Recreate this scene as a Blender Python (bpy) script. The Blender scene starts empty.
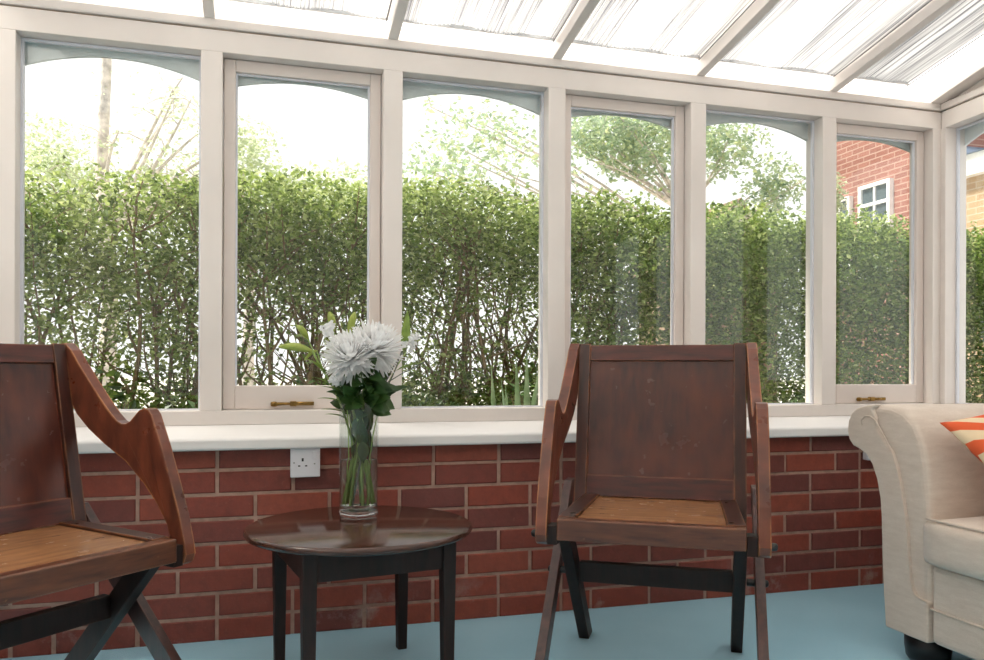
import bpy, bmesh, math, random
import numpy as np
from mathutils import Vector, Matrix
random.seed(7)
rng = np.random.default_rng(11)
PI = math.pi
scene = bpy.context.scene
COL = scene.collection

# ------------------------------------------------------------------ camera
cam_d = bpy.data.cameras.new('camera')
cam = bpy.data.objects.new('camera', cam_d); COL.objects.link(cam)
cam.location = (0, -2.58, 0.83)
cam.rotation_euler = (Matrix.Rotation(math.radians(-16.04), 3, 'Z') @ Matrix.Rotation(PI/2, 3, 'X') @ Matrix.Rotation(math.radians(0.2), 3, 'Z')).to_euler()
cam_d.sensor_width = 36.0
cam_d.lens = 36.0*800/984
cam_d.shift_y = 40/984
cam_d.clip_start = 0.05; cam_d.clip_end = 300
scene.camera = cam
# ------------------------------------------------------------------ world
wd = bpy.data.worlds.new('world'); scene.world = wd; wd.use_nodes = True
wn = wd.node_tree.nodes; wl = wd.node_tree.links
bg = wn['Background']
bg.inputs['Color'].default_value = (1.0, 0.985, 0.965, 1)
bg.inputs['Strength'].default_value = 1.25
# ------------------------------------------------------------------ sun
sd = bpy.data.lights.new('sun', 'SUN'); sun = bpy.data.objects.new('sun', sd); COL.objects.link(sun)
sd.energy = 8.0; sd.angle = math.radians(10); sd.color = (1.0, 0.93, 0.82)
sun.rotation_euler = Vector((0.60, -0.16, -1.0)).to_track_quat('-Z', 'Y').to_euler()
# ------------------------------------------------------------------ exposure
vs = scene.view_settings
vs.view_transform = 'Standard'; vs.look = 'None'; vs.gamma = 1.0; vs.exposure = 0.14
vs.use_curve_mapping = False

# ================================================================== helpers
def lin(r, g, b):
    f = lambda c: (c/255/12.92) if c/255 <= 0.04045 else ((c/255+0.055)/1.055)**2.4
    return (f(r), f(g), f(b), 1)

class NT:
    def __init__(s, name):
        s.m = bpy.data.materials.new(name); s.m.use_nodes = True
        s.t = s.m.node_tree; s.n = s.t.nodes; s.l = s.t.links
        s.b = s.n['Principled BSDF']; s.out = s.n['Material Output']
    def add(s, ty, **kw):
        nd = s.n.new(ty)
        for k, v in kw.items():
            if k.startswith('i_'):
                nd.inputs[k[2:].replace('_', ' ')].default_value = v
            else: setattr(nd, k, v)
        return nd
    def link(s, a, b): s.l.new(a, b)
    def coords(s, scale=(1, 1, 1), kind='Object'):
        tc = s.add('ShaderNodeTexCoord'); mp = s.add('ShaderNodeMapping')
        mp.inputs['Scale'].default_value = scale
        s.link(tc.outputs[kind], mp.inputs['Vector']); return mp.outputs[0]
    def noise(s, vec, scale, detail=4, rough=.55, dist=0.0):
        nd = s.add('ShaderNodeTexNoise'); nd.inputs['Scale'].default_value = scale
        nd.inputs['Detail'].default_value = detail; nd.inputs['Roughness'].default_value = rough
        nd.inputs['Distortion'].default_value = dist
        s.link(vec, nd.inputs['Vector']); return nd.outputs['Fac']
    def ramp(s, fac, stops):
        r = s.add('ShaderNodeValToRGB'); e = r.color_ramp.elements
        while len(e) < len(stops): e.new(.5)
        for i, (p, c) in enumerate(stops): e[i].position = p; e[i].color = c
        s.link(fac, r.inputs[0]); return r.outputs[0]
    def mix(s, fac, a, b, blend='MIX'):
        m = s.add('ShaderNodeMix', data_type='RGBA', blend_type=blend)
        for v, i in ((fac, 0), (a, 6), (b, 7)):
            if isinstance(v, (int, float, tuple)): m.inputs[i].default_value = v
            else: s.link(v, m.inputs[i])
        return m.outputs[2]
    def bump(s, h, strength=.3, dist=.01):
        b = s.add('ShaderNodeBump'); b.inputs['Strength'].default_value = strength
        b.inputs['Distance'].default_value = dist
        s.link(h, b.inputs['Height']); s.link(b.outputs[0], s.b.inputs['Normal'])

def plain(name, rgb, rough=.5, var=.06, nscale=8, bump=0, metallic=0, spec=.5, bscale=60):
    t = NT(name); v = t.coords()
    f = t.noise(v, nscale)
    c = lin(*rgb)
    d = tuple(x*(1-var*2) for x in c[:3])+(1,); u = tuple(min(1, x*(1+var)) for x in c[:3])+(1,)
    t.link(t.ramp(f, [(.3, d), (.7, u)]), t.b.inputs['Base Color'])
    t.b.inputs['Roughness'].default_value = rough; t.b.inputs['Metallic'].default_value = metallic
    t.b.inputs['Specular IOR Level'].default_value = spec
    if bump: t.bump(t.noise(v, bscale), bump, .004)
    return t.m

def wood(name, dark, light, worn, scale=(1, 1, 1), rough=.32, edge=.5, wear=.0, blotch=None):
    t = NT(name); v = t.coords(scale)
    g = t.noise(v, 9, 4, .55, .25)
    c = t.ramp(g, [(.3, lin(*dark)), (.72, lin(*light))])
    v2 = t.coords((1, 1, 1))
    if blotch:
        b = t.noise(v2, 5, 3, .5)
        c = t.mix(t.ramp(b, [(.42, (0, 0, 0, 1)), (.68, (1, 1, 1, 1))]), c, lin(*blotch))
    # scuffs
    sc = t.noise(v2, 46, 5, .7)
    c = t.mix(t.ramp(sc, [(.64, (0, 0, 0, 1)), (.80, (wear*.6,)*3+(1,))]), c, lin(*worn))
    # worn edges
    bv = t.add('ShaderNodeBevel', samples=8); bv.inputs['Radius'].default_value = .009
    ge = t.add('ShaderNodeNewGeometry')
    dt = t.add('ShaderNodeVectorMath', operation='DOT_PRODUCT')
    t.link(bv.outputs[0], dt.inputs[0]); t.link(ge.outputs['Normal'], dt.inputs[1])
    em = t.ramp(dt.outputs['Value'], [(.86, (edge,)*3+(1,)), (.985, (0, 0, 0, 1))])
    nz = t.ramp(t.noise(v2, 14, 3), [(.35, (0, 0, 0, 1)), (.6, (1, 1, 1, 1))])
    em = t.mix(1.0, em, nz, 'MULTIPLY')
    c = t.mix(em, c, lin(*worn))
    t.link(c, t.b.inputs['Base Color'])
    rr = t.add('ShaderNodeMapRange'); rr.inputs[3].default_value = rough-.03; rr.inputs[4].default_value = rough+.07
    t.link(t.noise(v2, 18), rr.inputs[0]); t.link(rr.outputs[0], t.b.inputs['Roughness'])
    t.bump(g, .08, .004)
    return t.m

def leafmat(name, cols, trans=.45, rough=.45, tone=True):
    """cols: list of rgb; leaf tone from per-face attribute 'tone'"""
    t = NT(name)
    a = t.add('ShaderNodeAttribute', attribute_name='tone') if tone else None
    n = len(cols)
    if tone: c = t.ramp(a.outputs['Fac'], [(i/(n-1), lin(*cols[i])) for i in range(n)])
    else: c = t.ramp(t.noise(t.coords(), 20), [(.3+.4*i/(n-1), lin(*cols[i])) for i in range(n)])
    t.link(c, t.b.inputs['Base Color']); t.b.inputs['Roughness'].default_value = rough
    tr = t.add('ShaderNodeBsdfTranslucent'); ms = t.add('ShaderNodeMixShader')
    ms.inputs[0].default_value = trans
    c2 = t.mix(.22, c, lin(190, 200, 70))
    t.link(c2, tr.inputs['Color']); t.link(t.b.outputs[0], ms.inputs[1]); t.link(tr.outputs[0], ms.inputs[2])
    t.link(ms.outputs[0], t.out.inputs['Surface'])
    return t.m

class MB:
    def __init__(s): s.v = []; s.f = []; s.mi = []; s.sm = []
    def add(s, verts, faces, mi=0, smooth=False):
        o = len(s.v); s.v += [tuple(p) for p in verts]
        for f in faces: s.f.append([i+o for i in f]); s.mi.append(mi); s.sm.append(smooth)
        return s
    def box(s, a, b, mi=0):
        (x0, y0, z0), (x1, y1, z1) = a, b
        x0, x1 = min(x0, x1), max(x0, x1); y0, y1 = min(y0, y1), max(y0, y1); z0, z1 = min(z0, z1), max(z0, z1)
        v = [(x0, y0, z0), (x1, y0, z0), (x1, y1, z0), (x0, y1, z0), (x0, y0, z1), (x1, y0, z1), (x1, y1, z1), (x0, y1, z1)]
        return s.add(v, [(0, 3, 2, 1), (4, 5, 6, 7), (0, 1, 5, 4), (1, 2, 6, 5), (2, 3, 7, 6), (3, 0, 4, 7)], mi)
    def hexa(s, bot, top, mi=0):
        v = list(bot)+list(top)
        return s.add(v, [(0, 3, 2, 1), (4, 5, 6, 7), (0, 1, 5, 4), (1, 2, 6, 5), (2, 3, 7, 6), (3, 0, 4, 7)], mi)
    def bar(s, p, q, w, h, up=(0, 0, 1), mi=0):
        """rectangular bar p->q, w across, h along 'up'"""
        p = Vector(p); q = Vector(q); d = (q-p).normalized(); r = d.cross(Vector(up)).normalized(); u = r.cross(d)
        c = [(-r*w/2-u*h/2), (r*w/2-u*h/2), (r*w/2+u*h/2), (-r*w/2+u*h/2)]
        return s.hexa([p+k for k in c], [q+k for k in c], mi)
    def prism(s, pts, axis, a, b, mi=0, smooth=False):
        """polygon pts (2D) extruded along axis: 'x' -> pts are (y,z), 'y' -> (x,z), 'z' -> (x,y)"""
        def P(p, t):
            return {'x': (t, p[0], p[1]), 'y': (p[0], t, p[1]), 'z': (p[0], p[1], t)}[axis]
        n = len(pts)
        v = [P(p, a) for p in pts]+[P(p, b) for p in pts]
        f = [list(range(n))[::-1], list(range(n, 2*n))]
        s.add(v, f, mi)
        o = len(s.v)-2*n
        for i in range(n):
            j = (i+1) % n; s.f.append([o+i, o+j, o+n+j, o+n+i]); s.mi.append(mi); s.sm.append(smooth)
        return s
    def tube(s, pts, rad, seg=8, mi=0, cap=True):
        pts = [Vector(p) for p in pts]; n = len(pts)
        if not hasattr(rad, '__len__'): rad = [rad]*n
        prev = None; rings = []
        for i, p in enumerate(pts):
            d = (pts[min(i+1, n-1)]-pts[max(i-1, 0)])
            d = d.normalized() if d.length > 1e-9 else Vector((0, 0, 1))
            if prev is None:
                a = Vector((0, 0, 1)) if abs(d.z) < .9 else Vector((1, 0, 0)); u = d.cross(a).normalized()
            else:
                u = (prev-d*prev.dot(d)); u = u.normalized() if u.length > 1e-6 else d.orthogonal().normalized()
            prev = u; w = d.cross(u)
            rings.append([p+(u*math.cos(2*PI*k/seg)+w*math.sin(2*PI*k/seg))*rad[i] for k in range(seg)])
        v = [q for r in rings for q in r]
        f = [(i*seg+k, i*seg+(k+1) % seg, (i+1)*seg+(k+1) % seg, (i+1)*seg+k) for i in range(n-1) for k in range(seg)]
        s.add(v, f, mi, True)
        if cap: s.add(rings[0], [list(range(seg))[::-1]], mi); s.add(rings[-1], [list(range(seg))], mi)
        return s
    def lathe(s, prof, seg=48, c=(0, 0, 0), mi=0, close=False):
        """prof (r,z) list around z; r=0 ends collapse"""
        v = []; idx = []
        for r, z in prof:
            if r < 1e-6: idx.append([len(v)]*seg); v.append((c[0], c[1], c[2]+z))
            else:
                idx.append(list(range(len(v), len(v)+seg)))
                v += [(c[0]+r*math.cos(2*PI*k/seg), c[1]+r*math.sin(2*PI*k/seg), c[2]+z) for k in range(seg)]
        f = []
        for i in range(len(prof)-1 + (1 if close else 0)):
            A = idx[i]; B = idx[(i+1) % len(prof)]
            for k in range(seg):
                q = [A[k], A[(k+1) % seg], B[(k+1) % seg], B[k]]
                qq = []
                for x in q:
                    if x not in qq: qq.append(x)
                if len(qq) > 2: f.append(qq)
        return s.add(v, f, mi, True)
    def xf(s, M):
        s.v = [tuple(M @ Vector(p)) for p in s.v]; return s
    def build(s, name, mats, parent=None, bevel=0, seg=2, loc=None, smooth=None, sub=0, fixn=True):
        me = bpy.data.meshes.new(name); me.from_pydata(s.v, [], s.f)
        if not isinstance(mats, (list, tuple)): mats = [mats]
        for m in mats: me.materials.append(m)
        me.polygons.foreach_set('material_index', s.mi)
        me.polygons.foreach_set('use_smooth', [bool(x) if smooth is None else smooth for x in s.sm])
        me.validate(); me.update()
        if fixn:
            bm = bmesh.new(); bm.from_mesh(me); bmesh.ops.recalc_face_normals(bm, faces=bm.faces); bm.to_mesh(me); bm.free()
        o = bpy.data.objects.new(name, me); COL.objects.link(o)
        if parent: o.parent = parent
        if loc: o.location = loc
        if bevel:
            m = o.modifiers.new('bevel', 'BEVEL'); m.width = bevel; m.segments = seg; m.limit_method = 'ANGLE'; m.angle_limit = math.radians(35)
            m.harden_normals = False
        if sub:
            m = o.modifiers.new('sub', 'SUBSURF'); m.levels = sub; m.render_levels = sub
        return o

def tag(o, label=None, cat=None, group=None, kind=None):
    if label: o['label'] = label
    if cat: o['category'] = cat
    if group: o['group'] = group
    if kind: o['kind'] = kind
    return o
def empty(name, loc=(0, 0, 0), rz=0, parent=None):
    o = bpy.data.objects.new(name, None); COL.objects.link(o); o.location = loc; o.rotation_euler = (0, 0, rz)
    o.empty_display_size = .1
    if parent: o.parent = parent
    return o
def struct(o, label=None, cat=None): return tag(o, label, cat, None, 'structure')
def copy_tree(o, parent=None):
    c = o.copy(); COL.objects.link(c)
    if parent: c.parent = parent
    for ch in list(o.children): copy_tree(ch, c)
    return c
def quads_obj(name, V, F, mats, parent=None, tone=None, smooth=False):
    me = bpy.data.meshes.new(name)
    nv, nf, k = len(V), len(F), F.shape[1]
    me.vertices.add(nv); me.vertices.foreach_set('co', V.astype(np.float32).ravel())
    me.loops.add(nf*k); me.loops.foreach_set('vertex_index', F.astype(np.int32).ravel())
    me.polygons.add(nf); me.polygons.foreach_set('loop_start', np.arange(0, nf*k, k, dtype=np.int32))
    me.polygons.foreach_set('use_smooth', np.full(nf, smooth))
    me.update(calc_edges=True); me.validate()
    if tone is not None:
        at = me.attributes.new('tone', 'FLOAT', 'FACE'); at.data.foreach_set('value', tone.astype(np.float32))
    if not isinstance(mats, (list, tuple)): mats = [mats]
    for m in mats: me.materials.append(m)
    o = bpy.data.objects.new(name, me); COL.objects.link(o)
    if parent: o.parent = parent
    return o

def leaves(P, size, aspect=.48, nbias=None, droop=.2):
    """P (n,3) leaf bases -> folded leaf meshes. returns V,F(tri)"""
    n = len(P)
    d = rng.normal(size=(n, 3)); d[:, 2] = d[:, 2]*.6 + .15-droop
    d /= np.linalg.norm(d, axis=1)[:, None]
    nn = rng.normal(size=(n, 3))
    if nbias is not None: nn += np.array(nbias)
    r = np.cross(d, nn); r /= (np.linalg.norm(r, axis=1)[:, None]+1e-9)
    up = np.cross(r, d)
    L = size*rng.uniform(.6, 1.25, n)[:, None]; W = L*aspect/2
    base = P; tip = P+d*L-up*L*.12; mid = P+d*L*.5-up*L*.0
    a = mid+r*W+up*W*.45; b = mid-r*W+up*W*.45
    V = np.stack([base, a, tip, b], 1).reshape(-1, 3)
    i = np.arange(n)*4
    F = np.concatenate([np.stack([i, i+1, i+2], 1), np.stack([i, i+2, i+3], 1)])
    return V, F

# ================================================================== materials
M = {}
M['paint'] = plain('white_gloss_paint', (232, 223, 217), .32, .03, 3)
M['paint_sash'] = plain('cream_sash_paint', (226, 214, 207), .36, .03, 3)
M['groove'] = plain('groove_painted_shadow', (178, 160, 138), .7)  # tan strip paints the shadow line of the beam groove
M['sillp'] = plain('sill_paint', (240, 237, 235), .28, .02, 3)
M['spandrel'] = plain('spandrel_grey', (232, 238, 240), .5, .04, 14)
M['black'] = plain('black_plastic', (22, 20, 22), .35)
M['bead'] = plain('glazing_bead', (222, 224, 232), .3, .03)
M['brass'] = plain('aged_brass', (150, 118, 66), .3, .2, 60, metallic=1)
M['steel'] = plain('steel', (150, 150, 150), .3, metallic=1)
M['plastic'] = plain('white_plastic', (225, 224, 230), .3, .02)
M['hole'] = plain('dark_hole', (25, 22, 22), .8)
M['mortar'] = plain('mortar', (184, 150, 134), .95, .12, 30, .4)
M['dwood'] = wood('dark_stained_oak', (22, 13, 12), (44, 26, 22), (110, 72, 50), (6, 6, 1), .48, .35, .25)
M['cwood'] = wood('mahogany_chair', (42, 23, 20), (76, 39, 31), (205, 135, 80), (6, 1, 1), .27, .75, .25)
M['panelw'] = wood('mahogany_panel', (52, 25, 21), (84, 41, 31), (190, 110, 70), (5, 1, 1), .24, .3, .0, (96, 48, 35))
M['armw'] = wood('arm_wood', (74, 37, 28), (124, 66, 46), (225, 155, 90), (1, 3, 1), .27, .9, .2)
M['seatw'] = wood('worn_seat_wood', (128, 86, 56), (172, 124, 84), (205, 160, 115), (1, 7, 1), .24, .6, .12)
M['tablew'] = wood('table_top_wood', (44, 28, 24), (86, 54, 42), (165, 125, 95), (1, 7, 1), .13, .5, .55, (66, 40, 31))

def thin_fresnel(t):
    g = t.n.new('ShaderNodeNewGeometry'); mr = t.n.new('ShaderNodeMapRange')
    mr.inputs[3].default_value = 1.5; mr.inputs[4].default_value = 1/1.5
    t.link(g.outputs['Backfacing'], mr.inputs[0]); fr = t.n.new('ShaderNodeFresnel'); t.link(mr.outputs[0], fr.inputs[0]); return fr

def m_brick(name, ramp_cols, bump=.5):
    t = NT(name)
    a = t.add('ShaderNodeAttribute', attribute_name='tone')
    c = t.ramp(a.outputs['Fac'], [(i/(len(ramp_cols)-1), lin(*k)) for i, k in enumerate(ramp_cols)])
    v = t.coords()
    n = t.noise(v, 26, 6, .65)
    c = t.mix(t.ramp(n, [(.35, (0, 0, 0, 1)), (.75, (.55, .55, .55, 1))]), c, lin(92, 46, 40))
    s = t.noise(v, 120, 3, .6)
    c = t.mix(t.ramp(s, [(.62, (0, 0, 0, 1)), (.8, (.4, .4, .4, 1))]), c, lin(176, 120, 100))
    # pale salt marks, mostly on the lowest courses
    sx = t.add('ShaderNodeSeparateXYZ'); t.link(v, sx.inputs[0])
    mr = t.add('ShaderNodeMapRange'); mr.inputs[1].default_value = .16; mr.inputs[2].default_value = .04
    mr.inputs[3].default_value = 0; mr.inputs[4].default_value = 1; t.link(sx.outputs['Z'], mr.inputs[0])
    e = t.ramp(t.noise(v, 5, 6, .7), [(.56, (0, 0, 0, 1)), (.72, (.7, .7, .7, 1))])
    e = t.mix(1.0, e, mr.outputs[0], 'MULTIPLY')
    c = t.mix(e, c, lin(190, 170, 160))
    t.link(c, t.b.inputs['Base Color']); t.b.inputs['Roughness'].default_value = .62
    t.bump(n, bump, .004)
    return t.m
M['brick'] = m_brick('red_brick', [(118, 62, 56), (132, 66, 56), (154, 70, 52), (162, 80, 60)])
M['brick2'] = m_brick('dark_red_brick', [(96, 50, 48), (122, 54, 48), (140, 62, 50), (150, 60, 46)])

M['dwood'].node_tree.nodes['Principled BSDF'].inputs['Specular IOR Level'].default_value = .3
t = NT('blue_carpet'); v = t.coords()
c = t.ramp(t.noise(v, 2.2, 3), [(.3, lin(150, 198, 218)), (.7, lin(166, 212, 230))])
f = t.noise(v, 420, 2, .6)
c = t.mix(t.ramp(f, [(.3, (.35, .35, .35, 1)), (.6, (0, 0, 0, 1))]), c, lin(132, 182, 204))
t.link(c, t.b.inputs['Base Color']); t.b.inputs['Roughness'].default_value = .95
t.b.inputs['Sheen Weight'].default_value = .3; t.b.inputs['Specular IOR Level'].default_value = .1
t.bump(f, .5, .006); M['carpet'] = t.m

t = NT('window_glass')
for nd in list(t.n):
    if nd != t.out: t.n.remove(nd)
tr = t.n.new('ShaderNodeBsdfTransparent'); tr.inputs[0].default_value = (.97, .985, .98, 1)
gl = t.n.new('ShaderNodeBsdfGlossy'); gl.inputs['Roughness'].default_value = .0
fr = thin_fresnel(t)
ms = t.n.new('ShaderNodeMixShader'); t.link(fr.outputs[0], ms.inputs[0]); t.link(tr.outputs[0], ms.inputs[1]); t.link(gl.outputs[0], ms.inputs[2])
t.link(ms.outputs[0], t.out.inputs['Surface']); M['glass'] = t.m

t = NT('opal_roof_sheet'); v = t.coords((1, 1, 1))
tr = t.add('ShaderNodeBsdfTranslucent'); tr.inputs[0].default_value = (.97, .97, .965, 1)
tp = t.add('ShaderNodeBsdfTransparent'); tp.inputs[0].default_value = (.96, .97, .96, 1)
ms = t.add('ShaderNodeMixShader'); ms.inputs[0].default_value = .25
t.link(tr.outputs[0], ms.inputs[1]); t.link(tp.outputs[0], ms.inputs[2]); t.link(ms.outputs[0], t.out.inputs['Surface'])
M['roofsheet'] = t.m

t = NT('pleated_blind_cloth')
v0 = t.coords((1, .008, .008)); oi = t.add('ShaderNodeObjectInfo'); sc_ = t.add('ShaderNodeVectorMath', operation='SCALE'); sc_.inputs[0].default_value = (7, 0, 0)
t.link(oi.outputs['Random'], sc_.inputs['Scale']); va = t.add('ShaderNodeVectorMath', operation='ADD'); t.link(v0, va.inputs[0]); t.link(sc_.outputs[0], va.inputs[1]); v = va.outputs[0]
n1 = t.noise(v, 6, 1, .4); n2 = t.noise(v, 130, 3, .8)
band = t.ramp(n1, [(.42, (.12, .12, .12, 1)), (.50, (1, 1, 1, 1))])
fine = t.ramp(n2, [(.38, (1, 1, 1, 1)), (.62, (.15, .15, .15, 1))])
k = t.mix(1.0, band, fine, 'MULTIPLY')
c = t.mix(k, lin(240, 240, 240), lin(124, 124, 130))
t.link(c, t.b.inputs['Base Color']); t.b.inputs['Roughness'].default_value = .9
tr = t.add('ShaderNodeBsdfTranslucent'); t.link(c, tr.inputs[0])
ms = t.add('ShaderNodeMixShader'); ms.inputs[0].default_value = .82
t.link(t.b.outputs[0], ms.inputs[1]); t.link(tr.outputs[0], ms.inputs[2])
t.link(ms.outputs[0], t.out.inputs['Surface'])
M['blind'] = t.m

t = NT('cream_sofa_linen'); v = t.coords((1, 1, 5))
n = t.noise(v, 14, 5, .6); w = t.noise(t.coords((60, 60, 300)), 4, 2)
c = t.ramp(n, [(.3, lin(206, 190, 176)), (.7, lin(220, 206, 193))])
c = t.mix(t.ramp(w, [(.35, (.3, .3, .3, 1)), (.6, (0, 0, 0, 1))]), c, lin(188, 168, 152))
t.link(c, t.b.inputs['Base Color']); t.b.inputs['Roughness'].default_value = .9
t.b.inputs['Sheen Weight'].default_value = .25; t.bump(w, .25, .003); M['linen'] = t.m
M['pipe'] = plain('linen_piping', (210, 194, 180), .9)

t = NT('striped_cushion_cloth'); v = t.coords((1, 1, 1))
wv = t.add('ShaderNodeTexWave', wave_type='BANDS', bands_direction='DIAGONAL'); wv.inputs['Scale'].default_value = 6.5
wv.inputs['Distortion'].default_value = 2.2; wv.inputs['Detail'].default_value = .6; wv.inputs['Detail Scale'].default_value = .7
t.link(v, wv.inputs['Vector'])
c = t.ramp(wv.outputs['Fac'], [(.50, lin(222, 92, 48)), (.56, lin(233, 208, 172))])
t.link(c, t.b.inputs['Base Color']); t.b.inputs['Roughness'].default_value = .85
t.bump(t.noise(v, 300), .2, .002); M['stripe'] = t.m

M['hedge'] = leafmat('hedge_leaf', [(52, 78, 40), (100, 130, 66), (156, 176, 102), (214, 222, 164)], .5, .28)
M['hedge_stem'] = plain('hedge_bark', (140, 118, 88), .9, .25, 20, .3)
M['tree_leaf'] = leafmat('glare_pale_leaf', [(176, 190, 164), (204, 214, 190), (232, 236, 216)], .7, .5)  # leaf colours lightened to stand in for overexposed backlight glare
M['tree_leaf2'] = leafmat('oak_leaf', [(132, 158, 144), (170, 190, 166), (210, 216, 172)], .6, .5)
M['bark'] = plain('glare_pale_bark', (214, 204, 194), .9, .25, 12, .4)  # bark whitened, so its colour carries the white-out of the bright sky
M['shrub'] = leafmat('shrub_leaf', [(34, 62, 34), (62, 92, 48), (110, 140, 84)], .3, .4)
M['blade'] = leafmat('iris_leaf', [(128, 160, 120), (180, 204, 166)], .3, .4, False)
M['fleaf'] = leafmat('bouquet_leaf', [(30, 56, 28), (58, 92, 44)], .2, .35, False)
M['fleaf_l'] = leafmat('light_leaf', [(92, 124, 50), (138, 164, 74)], .35, .4, False)
M['stem'] = leafmat('cut_stem', [(140, 168, 92), (182, 204, 128)], .2, .4, False)
M['stem_d'] = leafmat('dark_stem', [(84, 92, 84), (120, 124, 112)], .1, .5, False)
M['bud'] = leafmat('lily_bud', [(150, 168, 70), (196, 206, 120)], .3, .4, False)
t = NT('white_petal'); t.b.inputs['Roughness'].default_value = .6
c = t.ramp(t.noise(t.coords(), 30), [(.3, (.93, .93, .93, 1)), (.7, (.98, .98, .98, 1))]); t.link(c, t.b.inputs['Base Color'])
tr = t.add('ShaderNodeBsdfTranslucent'); t.link(c, tr.inputs[0]); ms = t.add('ShaderNodeMixShader'); ms.inputs[0].default_value = .55
t.link(t.b.outputs[0], ms.inputs[1]); t.link(tr.outputs[0], ms.inputs[2]); t.link(ms.outputs[0], t.out.inputs['Surface']); M['petal'] = t.m

t = NT('clear_vase_glass'); t.b.inputs['Base Color'].default_value = (1, 1, 1, 1); t.b.inputs['Roughness'].default_value = 0
for nd in [t.b]: t.n.remove(nd)
tr = t.n.new('ShaderNodeBsdfTransparent'); tr.inputs[0].default_value = (.93, .95, .94, 1)
gl = t.n.new('ShaderNodeBsdfGlass'); gl.inputs['IOR'].default_value = 1.45; gl.inputs['Roughness'].default_value = 0
lp = thin_fresnel(t)
gg = t.n.new('ShaderNodeBsdfGlossy'); gg.inputs['Roughness'].default_value = .02
ms = t.n.new('ShaderNodeMixShader'); t.link(lp.outputs[0], ms.inputs[0]); t.link(tr.outputs[0], ms.inputs[1]); t.link(gg.outputs[0], ms.inputs[2])
t.n.remove(gl); t.link(ms.outputs[0], t.out.inputs['Surface']); M['vase'] = t.m
t = NT('vase_base_glass'); t.b.inputs['Base Color'].default_value = (.95, .97, .97, 1)
c = t.ramp(t.noise(t.coords(), 8), [(.3, (.93, .95, .95, 1)), (.7, (.98, 1, 1, 1))]); t.link(c, t.b.inputs['Base Color'])
t.b.inputs['Roughness'].default_value = .02; t.b.inputs['Transmission Weight'].default_value = 1; t.b.inputs['IOR'].default_value = 1.5; M['vaseb'] = t.m
t = NT('vase_water'); t.b.inputs['Base Color'].default_value = (.93, .96, .94, 1)
c = t.ramp(t.noise(t.coords(), 8), [(.3, (.90, .94, .92, 1)), (.7, (.95, .98, .96, 1))]); t.link(c, t.b.inputs['Base Color'])
t.b.inputs['Roughness'].default_value = 0; t.b.inputs['Transmission Weight'].default_value = 1; t.b.inputs['IOR'].default_value = 1.2; M['water'] = t.m

def m_tex_brick(name, c1, c2, mo):
    t = NT(name)
    tc = t.add('ShaderNodeTexCoord'); sx = t.add('ShaderNodeSeparateXYZ'); cx = t.add('ShaderNodeCombineXYZ')
    t.link(tc.outputs['Object'], sx.inputs[0]); t.link(sx.outputs['Y'], cx.inputs['X']); t.link(sx.outputs['Z'], cx.inputs['Y'])
    b = t.add('ShaderNodeTexBrick'); b.inputs['Scale'].default_value = 1.0
    b.inputs['Brick Width'].default_value = .225; b.inputs['Row Height'].default_value = .075; b.inputs['Mortar Size'].default_value = .007
    b.inputs['Color1'].default_value = lin(*c1); b.inputs['Color2'].default_value = lin(*c2); b.inputs['Mortar'].default_value = lin(*mo)
    t.link(cx.outputs[0], b.inputs['Vector']); t.link(b.outputs['Color'], t.b.inputs['Base Color']); t.b.inputs['Roughness'].default_value = .85
    return t.m
M['housebrick'] = m_tex_brick('house_brick', (148, 100, 88), (134, 88, 78), (170, 142, 130))
M['extbrick'] = m_tex_brick('buff_brick', (172, 146, 114), (160, 132, 104), (182, 166, 146))
M['housewhite'] = plain('upvc_white', (240, 240, 240), .4)
M['slate'] = plain('blue_slate', (96, 116, 140), .5, .1, 6)
M['tile'] = plain('brown_roof_tile', (132, 110, 88), .8, .15, 20)
M['gravel'] = plain('pale_paving', (214, 210, 200), .9, .08, 3)
M['soil'] = plain('soil', (70, 58, 44), .95, .2, 20, .5)
M['darkglass'] = plain('house_window_glass', (84, 96, 104), .08)

# ================================================================== SETTING
POST_W = .064
ZR0, ZR1 = .655, .70          # bottom rail
ZB0, ZB1, ZB2 = 1.818, 1.886, 1.923
trim_n = [0]; win_n = [0]
def trim(mb, mat, parent_m, label=None, bevel=.003, cat='trim'):
    trim_n[0] += 1
    o = mb.build('trim_%d' % trim_n[0], mat, bevel=bevel); o.matrix_world = parent_m
    struct(o, label, cat); return o

def arc_poly(x0, x1, zt, zs, za, n=20):
    """region between top zt and an arch springing at zs with apex za"""
    p = [(x0, zt), (x0, zs)]
    for i in range(1, n):
        u = i/n; p.append((x0+(x1-x0)*u, zs+(za-zs)*(1-(2*u-1)**2)))
    return p+[(x1, zs), (x1, zt)]

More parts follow.
